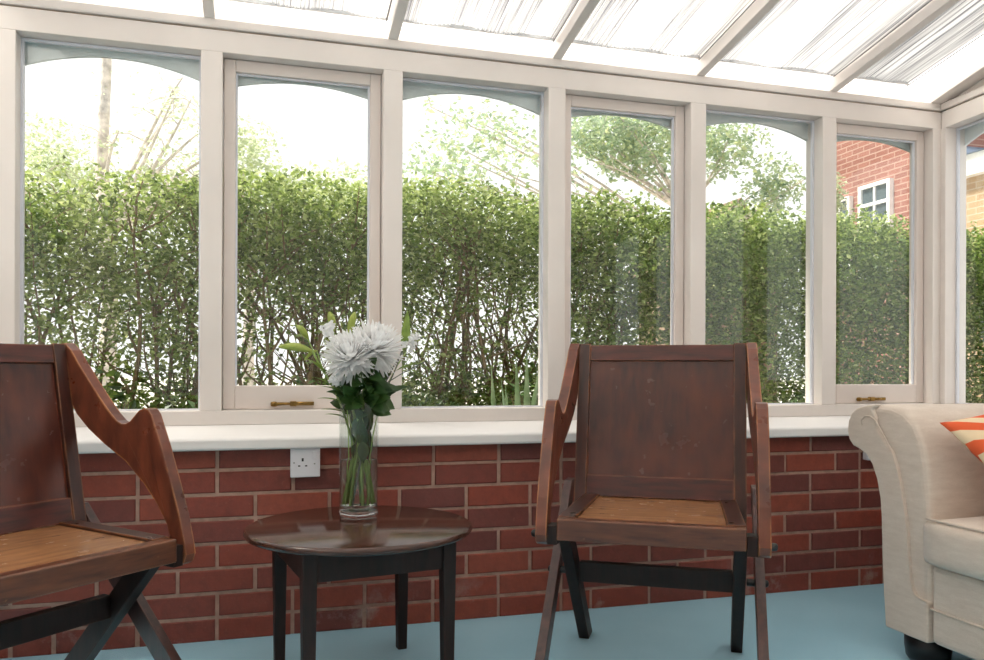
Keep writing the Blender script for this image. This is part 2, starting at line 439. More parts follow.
def window(Mx, x0, x1, casement, side):
    win_n[0] += 1
    r = empty('window_%d' % win_n[0]); r.matrix_world = Mx
    kind = 'opening casement window' if casement else 'fixed window pane'
    struct(r, '%s of the %s' % (kind, side), 'window')
    if casement:
        s = .038; y0, y1 = .094, .134; gz0, gz1 = .777, 1.777
        m = MB(); m.box((x0+.002, y0, ZR1+.002), (x0+s, y1, ZB0-.002)); m.box((x1-s, y0, ZR1+.002), (x1-.002, y1, ZB0-.002))
        m.box((x0+s, y0+.0005, ZR1+.002), (x1-s, y1, gz0)); m.box((x0+s, y0+.0005, gz1), (x1-s, y1, ZB0-.002))
        m.build('sash', M['paint_sash'], r, bevel=.003)
        gx0, gx1 = x0+s, x1-s; gy = .118
        b = MB()
        for a_, b_ in (((gx0, .106, gz0), (gx0+.006, .116, gz1)), ((gx1-.006, .106, gz0), (gx1, .116, gz1)), ((gx0+.006, .1065, gz1-.006), (gx1-.006, .116, gz1))): b.box(a_, b_)
        b.build('glazing_bead', M['bead'], r)
        g = MB().box((gx0-.003, gy, gz0-.003), (gx1+.003, gy+.004, gz1+.003)).build('pane', M['glass'], r)
        zt, zs, za = gz1+.01, gz1-.044, gz1-.002
        h = MB(); cx = (gx0+gx1)/2-.035; hz = .719
        h.tube([(cx-.058, .084, hz-.001), (cx-.03, .082, hz), (cx-.005, .084, hz)], [.0065, .005, .0045], 10)
        h.lathe([(0, -.009), (.010, -.007), (.011, 0), (.010, .007), (0, .009)], 16, (cx-.058, .084, hz-.001))
        h.box((cx-.008, .078, hz-.008), (cx+.012, .095, hz+.008)); h.box((cx+.004, .081, hz-.006), (cx+.068, .095, hz+.006))
        h.tube([(cx+.02, .084, hz), (cx+.03, .077, hz+.002), (cx+.045, .084, hz)], .005, 8)
        h.build('window_handle', M['brass'], r, bevel=.0015)
    else:
        gz0, gz1 = ZR1, ZB0-.002; gx0, gx1 = x0, x1; gy = .112
        b = MB(); w = .008
        b.box((gx0, .099, gz0), (gx0+w, .111, gz1)); b.box((gx1-w, .099, gz0), (gx1, .111, gz1)); b.box((gx0+w, .0995, gz1-w), (gx1-w, .111, gz1)); b.box((gx0+w, .0995, gz0), (gx1-w, .111, gz0+.005))
        b.build('glazing_bead', M['bead'], r)
        MB().box((gx0+.001, gy, gz0+.001), (gx1-.001, gy+.004, gz1-.001)).build('pane', M['glass'], r)
        zt, zs, za = gz1+.01, gz1-.070, gz1-.018
    MB().prism(arc_poly(x0-.01, x1+.01, zt+.01, zs, za), 'y', .140, .150).build('arched_panel', M['spandrel'], r)
    return r

def brick_wall(name, u0, u1, Mx, seed, mat, label):
    rs = random.Random(seed); V = []; F = []; tone = []; mi = []
    def bx(a, b, z0, z1, y, tn, ch=.003):
        o = len(V)
        V.extend([(a, .1, z0), (b, .1, z0), (b, .1, z1), (a, .1, z1), (a, y+ch, z0), (b, y+ch, z0), (b, y+ch, z1), (a, y+ch, z1),
                  (a+ch, y, z0+ch), (b-ch, y, z0+ch), (b-ch, y, z1-ch), (a+ch, y, z1-ch)])
        for q in ((0, 4, 5, 1), (1, 5, 6, 2), (2, 6, 7, 3), (3, 7, 4, 0), (4, 8, 9, 5), (5, 9, 10, 6), (6, 10, 11, 7), (7, 11, 8, 4), (8, 11, 10, 9)):
            F.append([o+k for k in q]); tone.append(tn); mi.append(0)
    row = 0; z = -.001
    while z < .585:
        z1 = min(z+.066, .586)
        u = u0-(.1125 if row % 2 else .0)-.05
        while u < u1:
            L = .215
            if rs.random() < .09: L = .1025
            a = max(u, u0); b = min(u+L, u1)
            if b-a > .02 and z1-z > .02:
                bx(a+rs.uniform(0, .002), b-rs.uniform(0, .002), z+rs.uniform(0, .0015), z1-rs.uniform(0, .0015), rs.uniform(-.0015, .002), rs.random())
            u += L+.0095
        z += .0752; row += 1
    me = bpy.data.meshes.new(name)
    o = len(V)
    V.extend([(u0, .006, 0), (u1, .006, 0), (u1, .11, 0), (u0, .11, 0), (u0, .006, .586), (u1, .006, .586), (u1, .11, .586), (u0, .11, .586)])
    for q in ((0, 3, 2, 1), (4, 5, 6, 7), (0, 1, 5, 4), (1, 2, 6, 5), (2, 3, 7, 6), (3, 0, 4, 7)): F.append([o+k for k in q]); tone.append(0); mi.append(1)
    me.from_pydata(V, [], F); me.materials.append(mat); me.materials.append(M['mortar'])
    at = me.attributes.new('tone', 'FLOAT', 'FACE'); at.data.foreach_set('value', tone)
    me.polygons.foreach_set('material_index', mi); me.update()
    ob = bpy.data.objects.new(name, me); COL.objects.link(ob); ob.matrix_world = Mx
    return struct(ob, label, 'wall')

def glazed_wall(side, wname, Mx, posts, u0, u1, seed, cas0, postlabel, skip=()):
    """posts: list of centres along the wall"""
    brick_wall(wname, u0, u1, Mx, seed, M['brick'], 'low red brick wall under the windows, %s' % side)
    # sill board with a sloped back and rounded nose
    m = MB(); m.prism([(-.046, .585), (-.050, .590), (-.050, .616), (-.045, .622), (-.030, .626), (.052, .655), (.13, .655), (.13, .585)], 'x', u0+.0, u1)
    trim(m, M['sillp'], Mx, 'white painted window sill board, %s' % side)
    m = MB(); m.box((u0, .05, ZR0), (u1, .150, ZR1))
    trim(m, M['paint'], Mx, 'bottom rail of the window frame, %s' % side)
    m = MB(); m.box((u0, .05, ZB0), (u1, .160, ZB1), 0); m.box((u0, .056, ZB1), (u1, .14, ZB1+.005), 1)
    m.prism([(.044, ZB1+.005), (.042, ZB1+.010), (.042, ZB2-.006), (.05, ZB2), (.14, ZB2), (.14, ZB1+.005)], 'x', u0, u1, 0)
    trim(m, [M['paint'], M['groove']], Mx, 'horizontal eaves beam above the windows, %s' % side, .002)
    for i, p in enumerate(posts):
        m = MB(); m.box((p-POST_W/2, .0495, ZR1-.0005), (p+POST_W/2, .150, ZB0+.0005))
        trim(m, M['paint'], Mx, postlabel % (i+1) if '%d' in postlabel else postlabel)
    for i in range(len(posts)-1):
        if i in skip: continue
        window(Mx, posts[i]+POST_W/2, posts[i+1]-POST_W/2, (i % 2 == 0) == cas0, side)

# floor
m = MB(); m.box((-1.5, -3.5, -.06), (2.9, .006, 0)); o = m.build('floor', M['carpet']); struct(o, 'pale blue carpet floor', 'floor')
FAR = [-1.280, -.726, -.153, .4135, .990, 1.547, 2.120, 2.650]
glazed_wall('long window side', 'wall_far', Matrix.Identity(4), FAR, -1.31, 2.70, 3, True, 'cream painted upright window post')
TILT = math.radians(4)
RM = Matrix.Translation((2.607, .0535, 0)) @ Matrix.Rotation(-PI/2-TILT, 4, 'Z')
RP = [-.006]+[-.006+.562*(i+1) for i in range(6)]
glazed_wall('right-hand side', 'wall_right', RM, RP, .003, 3.42, 5, False, 'cream painted upright post of the side windows')
LM = Matrix.Translation((-1.255, -3.45, 0)) @ Matrix.Rotation(PI/2, 4, 'Z')
LP = [.05+.559*i for i in range(7)]
glazed_wall('left-hand side', 'wall_left', LM, LP, 0, 3.46, 6, True, 'cream painted upright post of the left windows')

m = MB(); m.prism([(.161, 1.875), (.26, 1.875), (.285, 1.90), (.285, 1.965), (.272, 1.965), (.272, 1.89), (.175, 1.89), (.175, 1.965), (.161, 1.965)], 'x', -1.5, 2.9)  # added gutter, meant to be out of view, keeps direct sun off the interior
trim(m, M['paint'], Matrix.Identity(4), 'unseen white rain gutter added outside along the eaves to block sun')
# unseen house wall behind the viewer, added to dim reflections in the panes
m = MB(); m.box((-1.5, -3.66, 0), (2.9, -3.52, 2.7))
o = m.build('wall_back', M['paint_sash']); struct(o, 'unseen plain cream house wall added opposite the windows to dim pane reflections', 'wall')
# roof ------------------------------------------------------------
SL = .185
def roof_z(y): return 1.918-SL*(y-.04)
ang = math.atan(SL)
m = MB(); ya, yb = .20, -3.5
m.hexa([(-1.5, ya, roof_z(ya)+.100), (2.9, ya, roof_z(ya)+.100), (2.9, yb, roof_z(yb)+.100), (-1.5, yb, roof_z(yb)+.100)],
       [(-1.5, ya, roof_z(ya)+.112), (2.9, ya, roof_z(ya)+.112), (2.9, yb, roof_z(yb)+.112), (-1.5, yb, roof_z(yb)+.112)])
m.box((-1.5, .147, ZB2+.0), (2.9, .153, roof_z(.15)+.10))
o = m.build('ceiling', M['roofsheet']); struct(o, 'translucent white sloping conservatory roof sheet', 'ceiling')
RX = [-.72, -.160, .412, .988, 1.552, 2.134]
for i, x in enumerate(RX):
    m = MB(); y0, y1 = .05, -3.45; w = .017
    m.hexa([(x-w, y0, roof_z(y0)), (x+w, y0, roof_z(y0)), (x+w, y1, roof_z(y1)), (x-w, y1, roof_z(y1))],
           [(x-w, y0, roof_z(y0)+.098), (x+w, y0, roof_z(y0)+.098), (x+w, y1, roof_z(y1)+.098), (x-w, y1, roof_z(y1)+.098)])
    trim(m, M['paint'], Matrix.Identity(4), 'cream sloping roof rafter')
# edge rafters over the side walls: broad boards with a curved inner edge
for sx, xa, xb in ((1, 2.60, 2.40), (-1, -1.26, -1.20)):
    m = MB(); y0, y1 = .05, -3.45
    m.hexa([(xa, y0, 1.90), (xa+sx*.12, y0, 1.90), (xa+sx*.12, y1, 1.90), (xa-sx*.0, y1, 1.90)] if False else
           [(xa, y0, roof_z(y0)-.0), (xa+sx*.14, y0, roof_z(y0)), (xa+sx*.14-.23*sx*(sx > 0), y1, roof_z(y1)), (xa-.23*(sx > 0), y1, roof_z(y1))],
           [(xa, y0, roof_z(y0)+.098), (xa+sx*.14, y0, roof_z(y0)+.098), (xa+sx*.14-.23*sx*(sx > 0), y1, roof_z(y1)+.098), (xa-.23*(sx > 0), y1, roof_z(y1)+.098)])
    trim(m, M['paint'], Matrix.Identity(4), 'cream edge rafter against the side wall')
# triangular cheek boards between side beams and roof
for nm, Mx, u0, u1 in (('right', RM, .05, 3.42), ('left', LM, .03, 3.40)):
    m = MB()
    def rz(u): return roof_z((Mx @ Vector((u, .07, 0))).y)-.001
    m.prism([(u0, ZB2), (u1, ZB2), (u1, rz(u1)), (u0, max(ZB2+.001, rz(u0)))], 'y', .06, .10)
    trim(m, M['paint'], Mx, 'tapered white board between beam and roof, %s side' % nm)

# blinds: pleated cloth under the roof sheet, one per roof bay
bx_ = RX+[2.60]
def blind(x0, x1, label, y0=.012, y1=-3.35):
    r = empty('roof_blind', ((x0+x1)/2, y0, roof_z(y0)+.050)); tag(r, label, 'blind', 'pleated blinds under the sloping roof')
    w = (x1-x0)/2; nx = 72; ny = 6
    V = []; F = []
    for j in range(ny+1):
        yy = (y1-y0)*j/ny
        for i in range(nx+1):
            u = i/nx
            z = .0035*(1 if i % 2 else -1)+.006*math.sin(u*13+x0*7)
            V.append((-w+2*w*u, yy, -SL*yy+z+.004*math.sin(j*1.7)))
    F = [(j*(nx+1)+i, j*(nx+1)+i+1, (j+1)*(nx+1)+i+1, (j+1)*(nx+1)+i) for j in range(ny) for i in range(nx)]
    mb = MB(); mb.add(V, F, 0, False); mb.build('cloth', M['blind'], r, fixn=False)
    mb = MB(); mb.box((-w, -.001, -.006), (w, .009, .006)); mb.build('bottom_rail', M['railw'], r)
    mb = MB(); L = y1-y0
    mb.tube([(w-.006, .0, -.012), (w-.006, L, -SL*L-.012)], .0022, 6)
    mb.build('guide_cord', M['cord'], r)
    return r
M['railw'] = plain('blind_rail', (222, 222, 224), .4)
M['cord'] = plain('blind_cord', (120, 120, 124), .5)
for i in range(len(bx_)-1):
    blind(bx_[i]+.022, bx_[i+1]-.022-(.12 if i == 5 else 0),
          ['white pleated roof blind above the leftmost tall window', 'white pleated roof blind above the first casement window', 'white pleated roof blind above the window behind the flowers',
           'white pleated roof blind above the casement behind the armchair', 'white pleated roof blind above the window right of the armchair', 'white pleated roof blind nearest the right corner'][i])

# ================================================================== OBJECTS
# ---- round side table
tc = (.255, -.42)
T = empty('side_table', (tc[0], tc[1], 0)); tag(T, 'small round dark wooden side table with four tapered legs holding the vase', 'table')
m = MB(); m.lathe([(0, .394), (.285, .394), (.297, .398), (.301, .405), (.299, .412), (.292, .416), (0, .416)], 96)
m.build('tabletop', M['tablew'], T)
cor = [(-.147, -.206), (.206, -.147), (.147, .206), (-.206, .147)]
e1 = Vector((cor[1][0]-cor[0][0], cor[1][1]-cor[0][1])).normalized(); e2 = Vector((-e1.y, e1.x))
for cx, cy in cor:
    c_ = Vector((cx, cy)); ins = -c_.normalized()
    def sq(h, off=0):
        q = c_+ins*off; return [(q.x+(e1*a+e2*b).x*h, q.y+(e1*a+e2*b).y*h) for a, b in ((-1, -1), (1, -1), (1, 1), (-1, 1))]
    m = MB(); m.hexa([(x, y, 0) for x, y in sq(.0135, .0)], [(x, y, .394) for x, y in sq(.0185)]); m.build('leg', M['dwood'], T, bevel=.0025)
for i in range(4):
    a = Vector(cor[i]); b = Vector(cor[(i+1) % 4]); d = (b-a).normalized()
    a2 = a+d*.0175; b2 = b-d*.0175
    m = MB(); m.bar((a2.x, a2.y, .357), (b2.x, b2.y, .357), .022, .073); m.build('apron', M['dwood'], T, bevel=.002)

# ---- vase
vx, vy, vz = .264, -.300, .4165
V_ = empty('vase', (vx, vy, vz)); tag(V_, 'tall clear cylindrical glass vase on the round table', 'vase')
m = MB(); m.lathe([(.0535, .014), (.055, .04), (.055, .315), (.0545, .319), (.0525, .319), (.052, .315), (.0520, .026), (.0, .024)], 64)
m.build('vase_body', M['vase'], V_)
m = MB(); m.lathe([(0, 0), (.050, 0), (.0535, .003), (.0545, .010), (.0538, .016), (.050, .0195), (0, .0215)], 64)
m.build('vase_base', M['vaseb'], V_)
wat = MB().lathe([(0, .0285), (.0505, .0285), (.0508, .032), (.0508, .158), (.0500, .1595), (0, .1595)], 64).build('water', M['water'])
wat.location = (vx, vy, vz); tag(wat, 'clear water half filling the glass vase', 'water')

def vp(px, py, dy=0.0):
    """a point near the vase: measured horizontally / vertically from the table vase"""
    s = .00283
    return Vector((vx+(px-359)*s*1.0, vy+dy, .416+.020+(510-py)*.00283*1.0))

def petal(mb, base, d, up, L, W, curl=.3, mi=0):
    d = Vector(d).normalized(); up = Vector(up); r = d.cross(up)
    if r.length < 1e-4: r = d.orthogonal()
    r.normalize(); up = r.cross(d)
    n = 4; vs_ = []
    for i in range(n+1):
        u = i/n; w = W*(.35+.65*math.sin(PI*min(1, u*.8+.12)))*(1 if i < n else .45)
        c_ = Vector(base)+d*L*u+up*L*curl*u*u
        vs_ += [c_-r*w/2+up*w*.22, c_, c_+r*w/2+up*w*.22]
    f = []
    for i in range(n):
        o_ = i*3; f += [(o_, o_+1, o_+4, o_+3), (o_+1, o_+2, o_+5, o_+4)]
    mb.add(vs_, f, mi, True)

def leaf(mb, base, d, up, L, W, curl=-.2, mi=0, n=6):
    d = Vector(d).normalized(); up = Vector(up); r = d.cross(up)
    if r.length < 1e-4: r = d.orthogonal()
    r.normalize(); up = r.cross(d); vs_ = []
    for i in range(n+1):
        u = i/n; w = W*(math.sin(PI*u**.8)*.95+.05)*(0.08 if i == n else 1)
        c_ = Vector(base)+d*L*u+up*L*curl*u*u
        vs_ += [c_-r*w/2+up*w*.18, c_, c_+r*w/2+up*w*.18]
    f = []
    for i in range(n):
        o_ = i*3; f += [(o_, o_+1, o_+4, o_+3), (o_+1, o_+2, o_+5, o_+4)]
    mb.add(vs_, f, mi, True)

def stem_path(foot, top, bulge=(0, 0, 0), n=8):
    foot = Vector(foot); top = Vector(top); neck = Vector((vx+(top.x-vx)*.18+bulge[0], vy+(top.y-vy)*.18+bulge[1], vz+.315))
    pts = []
    for i in range(n+1):
        u = i/n; pts.append(foot*(1-u)**2+neck*2*u*(1-u)+top*u*u)
    return pts
def foot(a, r, z=.034): return (vx+r*math.cos(a), vy+r*math.sin(a), vz+z)

def mum(center, axis, R, label, ft, seedn, flat=.72):
    rs = random.Random(seedn)
    root = empty('chrysanthemum', ft); tag(root, label, 'flower', 'large white chrysanthemums in the vase')
    off = Vector(ft); ax = Vector(axis).normalized(); c_ = Vector(center)
    mb = MB()
    pts = stem_path(ft, c_-ax*R*.35); mb.tube([p-off for p in pts], .0045, 8); mb.build('stem', M['stem'], root)
    mb = MB(); u = ax.orthogonal().normalized(); w = ax.cross(u)
    layers = 9
    for k in range(layers):
        th = math.radians(8+k*14.5); cnt = int(8+30*math.sin(min(th, PI/2)))
        for i in range(cnt):
            ph = 2*PI*(i+rs.random()*.7)/cnt+k*.4; t2 = th+rs.uniform(-.1, .1)
            dr = ax*math.cos(t2)+(u*math.cos(ph)+w*math.sin(ph))*math.sin(t2)
            L = R*(.70+.32*math.sin(min(t2, PI*.6)))*rs.uniform(.86, 1.1)
            b_ = c_-ax*R*.12+dr*R*.12
            petal(mb, b_-off, dr*1.0-ax*(.10 if k > 6 else -.0), ax, L, R*.165, .24 if k < 6 else .08)
    mb.build('flower_head', M['petal'], root, fixn=False)
    for k in range(5):
        mb = MB(); p = pts[5+k % 3]; a = rs.uniform(0, 2*PI)
        dr = Vector((math.cos(a), math.sin(a)*.7, rs.uniform(-.1, .5)))
        leaf(mb, p-off, dr, (0, 0, 1), rs.uniform(.05, .085), rs.uniform(.026, .04), -.25); mb.build('leaf', M['fleaf'], root, fixn=False)
    return root
mum(vp(349, 357, -.03), (-.35, -.60, .70), .072, 'large white chrysanthemum, left and lower of the two big blooms', foot(.3, .036), 1)
mum(vp(374, 348, -.005), (.25, -.55, .85), .078, 'large white chrysanthemum, right and higher of the two big blooms', foot(2.6, .034), 2)

def lily(ft, top, buds, label, seedn):
    rs = random.Random(seedn); root = empty('lily_stem', ft); off = Vector(ft); tag(root, label, 'flower', 'green lily stems with closed buds')
    pts = stem_path(ft, top); mb = MB(); mb.tube([p-off for p in pts], .003, 8); mb.build('stem', M['stem'], root)
    for b0, b1, r in buds:
        b0 = Vector(b0); b1 = Vector(b1); mb = MB()
        base = pts[-2] if True else pts[-1]
        mb.tube([base-off, (base+b0)/2+Vector((0, 0, -.006))-off, b0-off], .0018, 6); mb.build('bud_stalk', M['stem'], root)
        mb = MB(); n = 9
        mb.tube([b0.lerp(b1, i/n)+Vector((0, 0, .006*math.sin(PI*i/n)))-off for i in range(n+1)], [r*(.22+.78*math.sin(PI*(i/n)**.85*.97+.02)) for i in range(n+1)], 12)
        mb.build('bud', M['bud'], root)
    for k in range(4):
        p = pts[4+k % 4]; a = rs.uniform(2, 4.5); mb = MB()
        leaf(mb, p-off, (math.cos(a), -.3, .5), (0, 0, 1), rs.uniform(.06, .10), .02, -.3); mb.build('leaf', M['fleaf_l'], root, fixn=False)
    return root
lily(foot(1.2, .04), vp(318, 364, 0), [(vp(313, 353), vp(281, 349), .012), (vp(309, 341), vp(298, 328), .0095), (vp(318, 352, .02), vp(306, 362, .01), .006)],
     'lily stem leaning left with long pale green closed buds', 4)
lily(foot(2.0, .03), vp(338, 350, .03), [(vp(335, 332, .03), vp(330, 313, .03), .011), (vp(350, 335, .03), vp(356, 313, .03), .011)],
     'lily stem with two upright green buds behind the white blooms', 5)

def filler(ft, top, blobs, label, seedn, mat='petal'):
    rs = random.Random(seedn); root = empty('filler_flower', ft); off = Vector(ft); tag(root, label, 'flower')
    pts = stem_path(ft, top); mb = MB(); mb.tube([p-off for p in pts], .002, 6); mb.build('stem', M['stem'], root)
    for c_, n, s in blobs:
        mb = MB()
        for i in range(n):
            q = Vector(c_)+Vector((rs.gauss(0, s), rs.gauss(0, s*.7), rs.gauss(0, s*1.2)))
            for k in range(5):
                a = 2*PI*k/5+rs.random(); petal(mb, q-off, (math.cos(a), -.5, math.sin(a)), (0, -1, .3), .010, .007, .2)
        mb.build('blossom', M[mat], root, fixn=False)
    return root
filler(foot(3.6, .04), vp(334, 345, -.02), [(vp(328, 331, -.01), 26, .008), (vp(335, 345, -.02), 12, .008), (vp(335, 382, -.04), 18, .007), (vp(337, 372, -.04), 10, .006)],
       'spray of tiny white blossoms on the left of the bouquet', 6)
filler(foot(5.2, .04), vp(408, 352, .02), [(vp(411, 345, .02), 14, .007), (vp(416, 338, .02), 8, .005)],
       'small pale white blossom spray on the right of the bouquet', 8)

def sprig(ft, top, lv, label, mat, smat, extra=()):
    root = empty('leaf_sprig', ft); off = Vector(ft); tag(root, label, 'foliage')
    pts = stem_path(ft, top); mb = MB(); mb.tube([p-off for p in pts], [.0028]*5+[.0022]*4, 6)
    for e in extra: mb.tube([Vector(p)-off for p in e], .0016, 6)
    mb.build('stem', M[smat], root)
    for b_, d, up, L, W in lv:
        mb = MB(); leaf(mb, Vector(b_)-off, d, up, L, W); mb.build('leaf', M[mat], root, fixn=False)
    return root
sprig(foot(4.2, .042), vp(405, 352, .03), [(vp(405, 352, .03), (.16, .1, 1), (0, -1, 0), .13, .026), (vp(397, 372, .02), (.9, 0, .45), (0, -.4, 1), .09, .012)],
      'tall green blade-like leaf rising on the right of the bouquet', 'fleaf_l', 'stem_d', [[vp(386, 392), vp(395, 372), vp(403, 352, .02)], [vp(384, 386), vp(400, 376), vp(428, 362, .02)]])
rsx = random.Random(5); lv = []
for i in range(90):
    a = rsx.uniform(0, 2*PI); rr = rsx.uniform(.01, .035); zz = rsx.uniform(372, 412)
    p = vp(362+rr*math.cos(a)/.00283, zz, rr*math.sin(a)); p.x = vx+.008+rr*math.cos(a)
    lv.append((p, (math.cos(a), math.sin(a)-.15, rsx.uniform(-.5, .9)), (rsx.uniform(-.5, .5), -1, rsx.uniform(0, .8)), rsx.uniform(.045, .075), rsx.uniform(.032, .046)))
lv += [(vp(382, 398, -.01), (.85, -.1, .5), (0, -.5, 1), .085, .034), (vp(345, 398, -.02), (-.6, -.3, .3), (0, -.5, 1), .06, .03)]
sprig(foot(5.6, .03), vp(364, 372, -.01), lv, 'dark green leaves massed above the vase rim under the white blooms', 'fleaf', 'stem')
for i in range(7):
    a = i*2*PI/7+.4; f0 = foot(a, .038); root = empty('cut_stem', f0); tag(root, 'pale green cut flower stem standing in the vase water', 'stem', 'bare stems crossing in the vase water')
    b_ = Vector((vx-.018*math.cos(a), vy-.018*math.sin(a), vz+.30)); mb = MB(); mb.tube([Vector(f0).lerp(b_, k/5)-Vector(f0) for k in range(6)], .0042, 8); mb.build('stem', M['stem'], root)
lv = []
for i in range(64):
    a = rsx.uniform(0, 2*PI); rr = rsx.uniform(.0, .02); zz = rsx.uniform(408, 450)
    q = Vector((vx+.008+rr*math.cos(a), vy+rr*math.sin(a), .416+.020+(510-zz)*.00283))
    lv.append((q, (math.cos(a)*.35, math.sin(a)*.35, rsx.choice((-1, 1))), (math.cos(a), math.sin(a), 0), rsx.uniform(.04, .07), rsx.uniform(.024, .034)))
sprig(foot(.9, .018), vp(368, 385, .01), lv, 'grey-green toothed foliage crowded inside the neck of the vase', 'fleaf', 'stem')

# ---- Glastonbury style chairs
def make_chair():
    r = empty('folding_armchair')
    # seat
    WS = .232; zt = .432
    m = MB(); m.hexa([(-WS, 0, zt-.056), (WS, 0, zt-.056), (WS, .036, zt-.056), (-WS, .036, zt-.056)], [(-WS, 0, zt), (WS, 0, zt), (WS, .036, zt), (-WS, .036, zt)])
    m.build('seat_rail', M['seatrail'], r, bevel=.004, seg=3)
    m = MB(); m.hexa([(-WS+.045, .034, zt-.026), (WS-.045, .034, zt-.026), (WS-.055, .372, zt-.016), (-WS+.055, .372, zt-.016)],
                     [(-WS+.045, .034, zt-.004), (WS-.045, .034, zt-.004), (WS-.055, .372, zt+.006), (-WS+.055, .372, zt+.006)])
    m.build('seat', M['seatw'], r, bevel=.002)
    for sg in (-1, 1):
        m = MB(); a, b = sg*(WS-.044), sg*WS
        m.hexa([(min(a, b), .03, zt-.05), (max(a, b), .03, zt-.05), (max(a, b)-sg*.016, .38, zt-.04), (min(a, b)-sg*.016, .38, zt-.04)],
               [(min(a, b), .03, zt+.003), (max(a, b), .03, zt+.003), (max(a, b)-sg*.016, .38, zt+.014), (min(a, b)-sg*.016, .38, zt+.014)])
        m.build('seat_side', M['cwood'], r, bevel=.0015)
    m = MB(); m.box((-.19, .355, zt-.05), (.19, .385, zt-.018)); m.build('rear_seat_rail', M['cwood'], r, bevel=.0015)
    # back: leaning frame; B(u across, s up the back, depth)
    p0 = Vector((0, .361, .437)); p1 = Vector((0, .455, .896)); up = (p1-p0); Lb = up.length; up.normalize(); nb = Vector((0, up.z, -up.y))
    def B(x, s_, d): return p0+up*s_+nb*d+Vector((x, 0, 0))
    def bbox(x0, x1, s0, s1, d0, d1):
        return MB().hexa([B(x0, s0, d0), B(x1, s0, d0), B(x1, s0, d1), B(x0, s0, d1)], [B(x0, s1, d0), B(x1, s1, d0), B(x1, s1, d1), B(x0, s1, d1)])
    for sg in (-1, 1):
        x0, x1 = sorted((sg*.246, sg*.211)); bbox(x0, x1, -.075, Lb, 0, .034).build('back_stile', M['cwood'], r, bevel=.0015)
    bbox(-.211, .211, Lb-.052, Lb-.004, .002, .032).build('top_rail', M['railw2'], r, bevel=.002)
    bbox(-.211, .211, .004, .066, .002, .032).build('bottom_rail', M['railw2'], r, bevel=.0015)
    bbox(-.211, .211, .066, Lb-.052, .012, .022).build('back_panel', M['panelw'], r)
    # arms
    upper = [(.462, .898), (.434, .878), (.404, .843), (.362, .799), (.317, .753), (.277, .716), (.255, .699), (.238, .692), (.222, .692), (.205, .699), (.188, .714), (.172, .727), (.155, .733), (.140, .730), (.128, .717),
             (.094, .643), (.058, .558), (.028, .481), (.008, .411), (.004, .388), (.012, .368), (.030, .359), (.060, .359), (.075, .372), (.070, .400)]
    lower = [(.062, .43), (.072, .455), (.108, .501), (.153, .546), (.222, .599), (.301, .638), (.362, .674), (.410, .711), (.452, .765), (.474, .86)]
    poly = upper+lower
    for sg in (-1, 1):
        m = MB(); x0, x1 = sorted((sg*.259, sg*.289)); m.prism(poly, 'x', x0, x1)
        # splay: the arm swings in to the stile at the top
        vv = []
        for x, y, z in m.v:
            k = min(1, max(0, (y-.10)/.36)); vv.append((x-sg*.013*k, y, z))
        m.v = vv
        m.build('armrest', M['armw'], r, bevel=.0015)
    # X legs: inner ones run front-top to rear foot, outer ones front foot to rear-top
    for sg in (-1, 1):
        x0, x1 = sorted((sg*.205, sg*.236)); w = .030
        d = Vector((.436-.055, 0, -.425)).normalized()
        def leg(yt, zt_, yb, zb, x0, x1, w, cutz=None):
            dd = Vector((yb-yt, zb-zt_)); dd.normalize(); hw = w/abs(dd.y)   # half width measured horizontally
            return MB().hexa([(x0, yb-hw, zb), (x1, yb-hw, zb), (x1, yb+hw, zb), (x0, yb+hw, zb)], [(x0, yt-hw, zt_), (x1, yt-hw, zt_), (x1, yt+hw, zt_), (x0, yt+hw, zt_)])
        leg(.085, .375, .436, 0, x0, x1, .027).build('inner_leg', M['dwood'], r, bevel=.0015)
        x0, x1 = sorted((sg*.261, sg*.286))
        x0, x1 = sorted((sg*.250, sg*.276)) if False else (x0, x1)
        leg(.452, .475, -.042, 0, x0, x1, .026).build('outer_leg', M['legw'], r, bevel=.0015)
        # lug that carries the arm
        m = MB(); m.box((sorted((sg*.2325, sg*.2585))[0], .012, .362), (sorted((sg*.2325, sg*.2585))[1], .060, .412)); m.build('arm_lug', M['dwood'], r, bevel=.0015)
        # pegs
        for (y, z, xe) in ((.036, .385, .305), (.222, .249, .296)):
            m = MB(); m.tube([(sg*.24, y, z), (sg*(xe-.008), y, z), (sg*(xe-.003), y, z), (sg*xe, y, z)], [.010, .010, .009, .005], 14); m.build('peg', M['black'], r)
    m = MB(); m.box((-.2045, .205, .222), (.2045, .231, .278)); m.build('stretcher', M['dwood'], r, bevel=.0015)
    return r
M['seatrail'] = wood('worn_rail', (66, 34, 24), (112, 66, 44), (205, 150, 105), (1, 8, 8), .3, .9, .6)
M['railw2'] = wood('back_rail_wood', (50, 24, 21), (92, 42, 34), (190, 120, 80), (1, 8, 8), .28, .6, .2)
M['legw'] = wood('outer_leg_wood', (50, 32, 31), (84, 54, 48), (150, 100, 75), (6, 6, 1), .3, .4, .2)
ch = make_chair()
ch.location = (.945, -.738, 0); ch.rotation_euler = (0, 0, -.549); ch.scale = (1.025, 1.0, 1.02)
tag(ch, 'dark wooden panelled armchair with crossed legs, standing right of the round table', 'chair', 'panelled wooden folding armchairs')
c2 = copy_tree(ch); c2.scale = (1, 1, 1); c2.location = (-.355, -.738, 0); c2.rotation_euler = (0, 0, .776)
tag(c2, 'dark wooden panelled armchair cut off by the left edge, left of the round table', 'chair')

